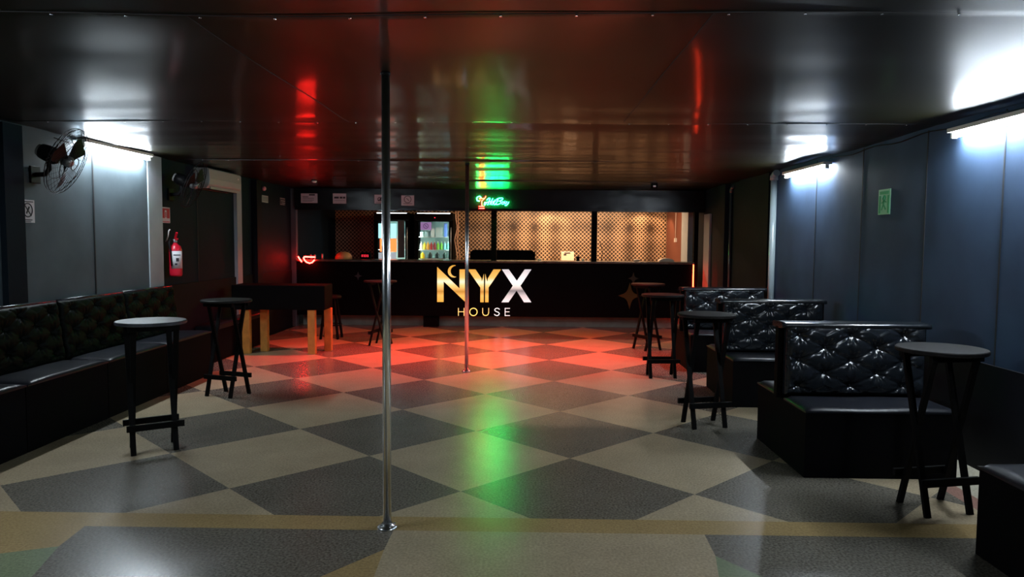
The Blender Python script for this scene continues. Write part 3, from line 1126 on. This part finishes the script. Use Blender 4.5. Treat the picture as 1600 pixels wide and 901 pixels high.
def make_booth(label):
    t = thing('booth_sofa', label, 'sofa', (0, 0, 0), 0, 'double booth sofas along the right wall')
    obj('base', bx(0, BW, 0, BD, 0, .435), M['side'], t, bevel=.004)
    obj('seat', cushion_bm(-.005, BW, -.01, .40, .436, .468), M['leather_seat'], t)
    obj('seat', cushion_bm(-.005, BW, .60, BD + .01, .436, .468), M['leather_seat'], t)
    obj('back_frame', bx(-.03, BW + .02, .475, .535, .437, .95), M['side'], t)
    W, H = BW - .02, .50
    fr = obj('backrest', tufted_bm(W, H, u0=.09, v0=.07, depth=.045), M['leather'], t, loc=(.01, .43, .468))
    add_buttons(fr, W, H, .367, .18, .09, .07, .03, M['leather'])
    b2 = bpy.data.objects.new('backrest', fr.data)
    COL.objects.link(b2)
    b2.parent = t
    b2.location = (BW - .01, .58, .468)
    b2.rotation_euler = (0, 0, PI)
    add_buttons(b2, W, H, .367, .18, .09, .07, .03, M['leather'])
    # leatherette roll along the top
    bm = B()
    pts = [(-.03, .505, .955), (.3, .505, .957), (.7, .505, .955), (BW + .02, .505, .957)]
    prof = []
    n = 30
    for k in range(n + 1):
        x = -.03 + (BW + .05) * k / n
        prof.append(x)
    rings = []
    for x in prof:
        ring = []
        for q_ in range(16):
            a = 2 * PI * q_ / 16
            cx, cz = math.cos(a), math.sin(a)
            ring.append(bm.verts.new((x, .505 + .105 * abs(cx) ** .5 * (1 if cx > 0 else -1), .962 + .022 * abs(cz) ** .6 * (1 if cz > 0 else -1) + .002 * mnoise.noise(Vector((x * 12, 0, cz))))))
        rings.append(ring)
    for A_, B_ in zip(rings[:-1], rings[1:]):
        for q_ in range(16):
            f = bm.faces.new((A_[q_], A_[(q_ + 1) % 16], B_[(q_ + 1) % 16], B_[q_]))
            f.smooth = True
    bm.faces.new(rings[0])
    bm.faces.new(rings[-1][::-1])
    obj('top_roll', bm, M['leather'], t)
    bm = B()
    for x in (.05, BW - .05):
        for y in (.05, BD - .05):
            lathe(bm, [(.022, -.0), (.022, .004)], (x, y, 0), 10)
    bm.free()
    return t


booth = make_booth('nearest complete tufted black booth sofa, beside the round table at the right')
booth.location = (1.86, 4.78, 0)
dup(booth, (1.97, 6.84, 0), 0, 'tufted black booth sofa in the middle of the row, behind the nearest complete one')
dup(booth, (1.99, 8.68, 0), 0, 'farthest tufted black booth sofa, closest to the bar')
dup(booth, (2.275, 2.64, 0), 0, 'black booth sofa cut off by the right edge, nearest the camera')

# left wall bench: modules along the wall, origin at the wall side near corner
def make_bench(label):
    L_ = 1.03
    t = thing('wall_bench', label, 'bench', (0, 0, 0), 0, 'bench modules along the left wall')
    obj('base', bx(0, .49, .002, L_ - .002, 0, .48), M['side'], t)
    bm = cushion_bm(.12, .505, .003, L_ - .003, .481, .513)
    obj('seat', bm, M['leather_seat'], t)
    fr = obj('backrest', tufted_bm(L_ - .012, .50, u0=.16, v0=.07, amp=.03, depth=.06), M['leather_b'], t)
    fr.location = (.125, .006, .505)
    fr.rotation_euler = (math.radians(-7), 0, PI / 2)
    add_buttons(fr, L_ - .012, .50, .367, .18, .16, .07, .03, M['leather_b'])
    bm = B()
    tube(bm, [(.055, .006, 1.004), (.055, L_ / 2, 1.006), (.055, L_ - .006, 1.004)], .014, 10)
    obj('piping', bm, M['leather'], t)
    return t


bench = make_bench('black tufted bench module at the far end, against the grey pilaster')
bench.location = (XL + .002, 7.19, 0)
bench.location = (-4.045, 7.20, 0)
dup(bench, (-4.045, 6.165, 0), 0, 'black tufted bench module left of the far-end one')
dup(bench, (-4.045, 5.13, 0), 0, 'black tufted bench module at the left edge of the photo')
dup(bench, (-4.045, 4.095, 0), 0, 'bench module nearest the camera, only its seat front showing')


# ---------------------------------------------------------------- folding round tables
def make_table(label):
    t = thing('round_table', label, 'table', (0, 0, 0), 0, 'tall round folding tables')
    bm = B()
    lathe(bm, [(.235, .925), (.24, .93), (.24, .945), (.235, .95), (0, .95)], seg=48, smooth=False)
    obj('tabletop', bm, M['top'], t)
    # two crossed leg pairs at +-.13, spread in local y
    for s in (-1, 1):
        x = s * .14
        for q_ in (-1, 1):
            bm = B()
            xo = x + q_ * .011
            bar(bm, (xo, q_ * .125, .0), (xo, -q_ * .105, .925), .020, .036, up=(1, 0, 0))
            obj('leg', bm, M['wood_blk'], t)
    for y in (-.11, .11):
        bm = B()
        box(bm, -.19, .19, y - .011, y + .011, .17, .215)
        y2 = y * .78
        obj('stretcher', bm, M['wood_blk'], t, bevel=.002)
    bm = B()
    box(bm, -.17, .17, -.13, -.105, .885, .925)
    box(bm, -.17, .17, .105, .13, .885, .925)
    obj('top_rail', bm, M['wood_blk'], t)
    return t


tb = make_table('round black folding table in front of the left wall bench, nearest on the left')
tb.location = (-2.71, 5.27, 0)
tb.rotation_euler = (0, 0, math.radians(35))
for loc, a, lab in [
    ((-2.92, 7.14, 0), -18, 'round black folding table at the far end of the left bench'),
    ((2.42, 4.25, 0), 12, 'round black folding table in front of the nearest complete booth'),
    ((1.54, 6.16, 0), 14, 'round black folding table between the first and second booths'),
    ((1.59, 8.38, 0), 4, 'round black folding table left of the far booths, second from the bar'),
    ((1.78, 10.5, 0), -62, 'round black folding table closest to the bar on the right'),
    ((-2.10, 10.7, 0), 80, 'dark round folding table before the bar, left of the tall pole'),
]:
    dup(tb, loc, math.radians(a), lab)
for c in tb.children:
    if c.name.startswith('tabletop'):
        c.data = c.data.copy()
        c.data.materials[0] = M['top_sheen']
        c['label'] = 'worn grey tabletop'

# dark boxy table on wooden legs near the bar
pt = thing('wooden_leg_table', 'black boxy table on thick varnished wooden legs near the bar', 'table', (-3.28, 9.9, 0), math.radians(2))
obj('table_body', bx(-.62, .62, -.2, .26, .6, .93), M['black'], pt, bevel=.01)
for (x, y) in ((.38, -.18), (.53, .12), (-.50, -.16), (-.33, .06)):
    bm = B()
    box(bm, x, x + .10, y, y + .09, 0, .6)
    obj('leg', bm, M['wood'], pt, bevel=.006)

# stool behind it
st = thing('bar_stool', 'low dark round stool behind the wooden-legged table', 'stool', (-3.0, 11.35, 0))
bm = B()
lathe(bm, [(.15, .63), (.16, .64), (.16, .665), (.15, .675), (0, .68)], seg=28)
obj('seat', bm, M['top'], st)
for k in range(4):
    a = PI / 4 + k * PI / 2
    bm = B()
    bar(bm, (.19 * math.cos(a), .19 * math.sin(a), 0), (.1 * math.cos(a), .1 * math.sin(a), .63), .03, .03)
    obj('leg', bm, M['wood_blk'], st)
bm = B()
tube(bm, [(.16 * math.cos(a * PI / 8), .16 * math.sin(a * PI / 8), .22) for a in range(16)], .009, 6, closed=True)
obj('foot_ring', bm, M['wood_blk'], st)

ob = thing('low_bench', 'plain black box bench against the left wall, past the pilaster', 'bench', (-4.09, 9.0, 0))
obj('base', bx(.01, .24, 0, 1.9, 0, .40), M['side'], ob)
obj('seat', cushion_bm(.01, .25, 0, 1.9, .401, .47), M['leather_seat'], ob)

# ---------------------------------------------------------------- fluorescent fixtures
def fixture(x, y, z, L_, side, label):
    t = thing('tube_light', label, 'lamp', (x, y, z), 0, 'fluorescent tube lights')
    bm = B()
    a = side * .09
    prism_pts = [(min(0, a), .0), (max(0, a), .0), (max(0, a) - (0 if side < 0 else .02), .035), (min(0, a) + (.02 if side < 0 else 0), .035)]
    box(bm, min(0, a), max(0, a), -L_ / 2, L_ / 2, .0, .03)
    obj('housing', bm, M['white'], t, bevel=.004)
    bm = B()
    tube(bm, [(a / 2, -L_ / 2 + .03, -.022), (a / 2, 0, -.022), (a / 2, L_ / 2 - .03, -.022)], .016, 12)
    obj('tube', bm, M['tube'], t)
    for s in (-1, 1):
        obj('end_cap', bx(a / 2 - .018, a / 2 + .018, s * (L_ / 2 - .015) - .012, s * (L_ / 2 - .015) + .012, -.04, 0), M['white'], t)
    return t


fixture(XL + .02, 7.2, 2.405, 1.2, 1, 'lit tube lamp high on the left wall between the fan and the pilaster')
fixture(XR - .02, 8.18, 2.345, 1.2, -1, 'lit tube lamp on the right wall beside the grey pipe')
fixture(XR - .02, 4.75, 2.345, 1.3, -1, 'lit tube lamp at the right edge of the photo, nearest the camera')
fixture(XL + .02, 2.6, 2.36, 1.2, 1, 'tube lamp high on the left wall beside the camera')
fixture(XR - .02, 1.2, 2.345, 1.2, -1, 'tube lamp on the right wall behind the camera')

# ---------------------------------------------------------------- wall fans
def make_fan(label):
    t = thing('wall_fan', label, 'fan', (0, 0, 0), 0, 'black wall fans')
    R_ = .28
    nrm = Vector((.91, .12, -.38)).normalized()
    c = Vector((.30, -.03, .05))
    qn = nrm.to_track_quat('Z', 'Y')
    mw = Matrix.Translation(c) @ qn.to_matrix().to_4x4()

    def xf(bm):
        bmesh.ops.transform(bm, matrix=mw, verts=bm.verts[:])
        return bm
    bm = B()
    for s in (1, -1):
        for k in range(30):
            a = 2 * PI * k / 30
            pts = []
            for q_ in range(6):
                rr = .05 + (R_ - .05) * q_ / 5
                zz = s * (.055 * (1 - (q_ / 5) ** 2) + .012)
                if s < 0:
                    zz -= .02 * (1 - (q_ / 5) ** 3)
                pts.append((rr * math.cos(a + .12 * s * q_ / 5), rr * math.sin(a + .12 * s * q_ / 5), zz))
            tube(bm, pts, .0013, 4, cap=False)
        for rr, zz in ((R_, .012 * s), (R_ * .62, .047 * s), (.05, .066 * s)):
            tube(bm, [(rr * math.cos(2 * PI * k / 40), rr * math.sin(2 * PI * k / 40), zz) for k in range(40)], .003, 5, closed=True)
    obj('cage', xf(bm), M['dark'], t)
    bm = B()
    for k in range(3):
        a0 = k * 2 * PI / 3 + .4
        n = 8
        A_, B_ = [], []
        for q_ in range(n + 1):
            rr = .04 + .2 * q_ / n
            wdt = .30 + .55 * math.sin(PI * (q_ / n) * .75 + .2)
            A_.append((rr * math.cos(a0), rr * math.sin(a0), .018))
            B_.append((rr * math.cos(a0 + wdt), rr * math.sin(a0 + wdt), -.018))
        va = [bm.verts.new(p) for p in A_]
        vb = [bm.verts.new(p) for p in B_]
        vc = [bm.verts.new((p[0], p[1], p[2] - .003)) for p in A_]
        vd = [bm.verts.new((p[0], p[1], p[2] - .003)) for p in B_]
        for q_ in range(n):
            bm.faces.new((va[q_], va[q_ + 1], vb[q_ + 1], vb[q_]))
            bm.faces.new((vd[q_], vd[q_ + 1], vc[q_ + 1], vc[q_]))
            bm.faces.new((vb[q_], vb[q_ + 1], vd[q_ + 1], vd[q_]))
            bm.faces.new((vc[q_], vc[q_ + 1], va[q_ + 1], va[q_]))
        bm.faces.new((va[n], vc[n], vd[n], vb[n]))
    obj('blade', xf(bm), M['dark'], t)
    bm = B()
    lathe(bm, [(.0, -.03), (.045, -.03), (.045, .03), (.03, .045), (0, .05)], seg=20)
    obj('hub', xf(bm), M['metal'], t)
    bm = B()
    lathe(bm, [(.03, -.23), (.06, -.21), (.068, -.16), (.068, -.09), (.05, -.07)], seg=24)
    obj('motor_housing', xf(bm), M['dark'], t)
    bm = B()
    tube(bm, [mw @ Vector((0, 0, -.235)), mw @ Vector((0, 0, -.2))], .048, 16)
    o_ = obj('motor_cap', bm, mat('motor_label', (.5, .5, .5), .5), t)
    o_['label'] = 'pale grey rear cap of the motor'
    bm = B()
    p0 = Vector((.012, 0, -.06))
    p1 = mw @ Vector((0, 0, -.15))
    tube(bm, [p0, Vector((p1.x * .75, p1.y, -.06)), Vector((p1.x, p1.y, -.02)), p1], .02, 10)
    obj('bracket_arm', bm, M['dark'], t)
    bm = B()
    box(bm, 0, .02, -.06, .06, -.13, .01)
    obj('wall_plate', bm, M['dark'], t, bevel=.004)
    return t


fan = make_fan('black wall fan on the left wall above the no-smoking notice')
fan.location = (XL + .002, 6.03, 2.12)
dup(fan, (XL - .068, 8.50, 2.11), 0, 'black wall fan beside the air conditioner, past the grey pilaster')

# air conditioner
ac = thing('air_conditioner', 'white split air conditioner high on the left wall', 'air conditioner', (XL - .068, 9.12, 2.17))
bm = B()
prof = [(0, 0), (.16, .0), (.2, .05), (.21, .12), (.2, .24), (.17, .255), (0, .26)]
A_ = [bm.verts.new((x, 0, z)) for x, z in prof]
B_ = [bm.verts.new((x, 1.02, z)) for x, z in prof]
bm.faces.new(A_)
bm.faces.new(B_[::-1])
for k in range(len(prof)):
    bm.faces.new((A_[k], B_[k], B_[(k + 1) % len(prof)], A_[(k + 1) % len(prof)]))
obj('casing', bm, M['ac'], ac, bevel=.008)
obj('air_outlet', bx(.07, .165, .06, .96, -.004, .004), M['dark'], ac)
bm = B()
bar(bm, (.19, .05, .01), (.19, .97, .01), .01, .03)
obj('louver', bm, M['ac'], ac)
obj('display_mark', bx(.208, .214, .88, .92, .17, .19), M['white'], ac)

# fire extinguisher
fe = thing('fire_extinguisher', 'red fire extinguisher with white label hung beside the grey pilaster', 'fire extinguisher', (XL + .045, 8.37, 1.11))
bm = B()
lathe(bm, [(.062, 0), (.07, .015), (.072, .03), (.072, .30), (.06, .345), (.03, .37), (.02, .385)], seg=28)
obj('cylinder', bm, M['red'], fe)
bm = B()
# label wrapped on the camera side
r0 = .0735
ring0, ring1 = [], []
for k in range(12):
    a = math.radians(-100 + 110 * k / 11)
    ring0.append(bm.verts.new((r0 * math.cos(a), r0 * math.sin(a), .09)))
    ring1.append(bm.verts.new((r0 * math.cos(a), r0 * math.sin(a), .29)))
for k in range(11):
    f = bm.faces.new((ring0[k], ring0[k + 1], ring1[k + 1], ring1[k]))
    f.smooth = True
lab = obj('paper_label', bm, M['paper'], fe)
sol = lab.modifiers.new('thick', 'SOLIDIFY')
sol.thickness = .001
for (z0, z1, a0, a1) in ((.17, .21, -60, -35), (.13, .15, -70, -50), (.24, .25, -80, -20)):
    bm = B()
    for k in range(4):
        a = math.radians(a0 + (a1 - a0) * k / 4)
        b_ = math.radians(a0 + (a1 - a0) * (k + 1) / 4)
        rr = .0755
        vs = [bm.verts.new((rr * math.cos(t_), rr * math.sin(t_), z)) for t_, z in ((a, z0), (b_, z0), (b_, z1), (a, z1))]
        bm.faces.new(vs)
    pr_ = obj('label_print', bm, M['ink'], lab)
bm = B()
lathe(bm, [(.02, .385), (.024, .39), (.024, .42), (.012, .425)], seg=16)
obj('valve', bm, M['metal'], fe)
bm = B()
bar(bm, (.0, .0, .42), (.05, -.06, .50), .022, .012)
bar(bm, (.0, .0, .405), (.06, -.07, .43), .022, .010)
obj('handle', bm, M['red'], fe)
bm = B()
tube(bm, [(-.01, -.01, .405), (-.02, -.07, .42), (-.02, -.10, .38), (-.01, -.095, .28), (0, -.09, .12)], .009, 8)
obj('hose', bm, M['dark'], fe)
bm = B()
tube(bm, [(-.10, -.02, .40), (-.07, -.05, .42), (-.05, -.06, .46), (-.04, -.06, .52), (-.03, -.05, .535)], .007, 8)
obj('hanging_hook', bm, M['white'], fe)


# signs on side walls (facing +x on the left wall, -x on the right wall)
def wall_sign(name, x, y0, y1, z0, z1, side, label, cat, base, parts):
    t = thing(name, label, cat, (x, (y0 + y1) / 2, (z0 + z1) / 2))
    W, H = y1 - y0, z1 - z0
    s = 1 if side == 'L' else -1
    obj('sheet', bx(min(0, s * .005), max(0, s * .005), -W / 2, W / 2, -H / 2, H / 2), base, t)
    for nm, m, items in parts:
        bm = B()
        for it in items:
            if it[0] == 'r':
                _, a, b, c, d = it
                box(bm, min(s * .004, s * .008), max(s * .004, s * .008), a * W, c * W, b * H, d * H)
            elif it[0] == 'o':
                _, a, b, rr, th = it
                tube(bm, [(s * .006, a * W + rr * math.cos(k * PI / 10), b * H + rr * math.sin(k * PI / 10)) for k in range(20)], th, 6, closed=True)
            elif it[0] == 'l':
                _, a, b, c, d, th = it
                bar(bm, (s * .006, a * W, b * H), (s * .006, c * W, d * H), th, .005, up=(1, 0, 0))
        obj(nm, bm, m, t)
    return t


wall_sign('no_smoking_notice', XL + .001, 5.85, 6.02, 1.665, 1.85, 'L', 'white no-smoking notice on the left wall under the near fan', 'notice', M['paper'],
          [('print', M['ink'], [('o', 0, .05, .055, .005), ('l', -.25, .3, .25, -.2, .008), ('l', -.1, -.1, .12, .2, .012), ('r', -.4, .40, .4, .44), ('r', -.3, -.40, .3, -.36), ('r', -.2, -.47, .2, -.44)])])
wall_sign('extinguisher_sign', XL - .069, 8.28, 8.49, 1.72, 1.90, 'L', 'red and white sign above the fire extinguisher', 'sign', M['paper'],
          [('red_field', M['red_ink'], [('r', -.42, -.2, -.12, .42), ('r', .12, -.2, .42, .42), ('r', -.12, .3, .12, .42), ('r', -.42, -.45, .42, -.4)]),
           ('print', M['red_ink'], [('r', -.04, -.15, .04, .2)])])
wall_sign('exit_route_sign', XR - .001, 6.39, 6.60, 1.80, 2.02, 'R', 'green exit route sign with a running figure on the right wall', 'sign', M['green_pale'],
          [('green_field', M['green_ink'], [('r', -.38, .3, .38, .42), ('r', -.42, -.45, -.3, .25), ('r', .3, -.45, .42, .25)]),
           ('figure', M['green_ink'], [('o', 0, .15, .018, .008), ('l', -.02, .08, .05, -.1, .022), ('l', .05, -.1, -.15, -.3, .014), ('l', .05, -.1, .2, -.32, .014), ('l', 0, .04, .2, -.05, .01), ('l', 0, .04, -.2, -.02, .01)])])
wall_sign('wall_notice', XL - .069, 11.5, 11.78, 2.12, 2.23, 'L', 'small framed notice on the left wall, nearer of the two by the bar', 'notice', mat('notice_grey', (.25, .3, .3), .5),
          [('print', M['paper'], [('r', -.45, .38, .45, .46), ('r', -.45, -.46, .45, -.38)])])
wall_sign('wall_notice', XL - .069, 12.35, 12.62, 2.12, 2.24, 'L', 'small dark notice on the left wall, closest to the bar header', 'notice', mat('notice_dark', (.06, .06, .07), .5),
          [('print', M['paper'], [('r', -.45, .4, .45, .46), ('r', -.3, .05, .45, .12), ('r', -.1, -.25, .45, -.18), ('r', -.45, -.46, .3, -.4)])])

# pipes on the right wall
def pipe(y, r_, label, m, ztop=2.36):
    t = thing('wall_pipe', label, 'pipe', (XR - .002 - r_, y, 0))
    bm = B()
    lathe(bm, [(r_, .0), (r_, ztop)], seg=20)
    obj('pipe_run', bm, m, t)
    bm = B()
    lathe(bm, [(r_ * 1.25, ztop - .04), (r_ * 1.25, ztop + .01), (r_ * 1.1, ztop + .03)], (0, 0, 0), 20)
    tube(bm, [(0, 0, ztop), (-.0, -.02, ztop + .03), (0, -.09, ztop + .045)], r_ * 1.05, 16)
    obj('elbow', bm, m, t)
    return t


pipe(9.25, .04, 'pale grey glossy pipe running up the right wall beside the tube lamp', M['pipe'])
pipe(11.2, .022, 'thin dark pipe on the right wall nearer the bar', mat('pipe_dark', (.06, .075, .085), .25, coat=.6), 2.33)

# cable along the top of the right wall and left tube
bm = B()
pts = []
for k in range(40):
    y = 3.0 + 6.0 * k / 39
    pts.append((XR - .012, y, 2.405 + .012 * math.sin(k * 1.1) * (1 if 4.9 < y < 8 else .3)))
tube(bm, pts, .004, 6)
tag(obj('lamp_cable', bm, M['dark']), 'thin cable along the top of the right wall between the tube lamps', 'cable')
bm = B()
tube(bm, [(XL + .01, 6.3, 2.40), (XL + .01, 6.45, 2.385), (XL + .02, 6.6, 2.385)], .004, 6)
tag(obj('lamp_cable', bm, M['dark']), 'short cable between the near fan and the left tube lamp', 'cable')

# ceiling devices
cd = thing('emergency_lamp', 'small black ceiling box with a white face near the right of the bar', 'lamp', (1.985, 11.34, 2.44))
zc_ = ceil_z(1.985, 11.34) - 2.44
obj('body', bx(-.045, .045, -.04, .04, zc_ - .075, zc_ + .0), M['black'], cd)
obj('face', bx(-.02, .02, -.045, -.04, zc_ - .055, zc_ - .03), M['white'], cd)
sd = thing('smoke_detector', 'small white detector on the ceiling near the left of the bar', 'detector', (-3.15, 11.02, ceil_z(-3.15, 11.02)))
bm = B()
lathe(bm, [(.02, -.045), (.035, -.035), (.035, -.015)], seg=20)
obj('sensor', bm, M['white'], sd)
bm = B()
lathe(bm, [(.045, -.015), (.045, -.0)], seg=20)
obj('base', bm, M['dark'], sd)
al = thing('alarm_beacon', 'small pinkish round alarm on the left wall near the bar', 'alarm', (XL - .069, 11.5, 2.33))
bm = B()
bmesh.ops.create_uvsphere(bm, u_segments=16, v_segments=10, radius=.035, matrix=Matrix.Translation((.04, 0, 0)))
obj('lens', bm, mat('beacon_pink', (.8, .35, .4), .3), al)
obj('base', bx(0, .02, -.04, .04, -.04, .04), M['dark'], al)
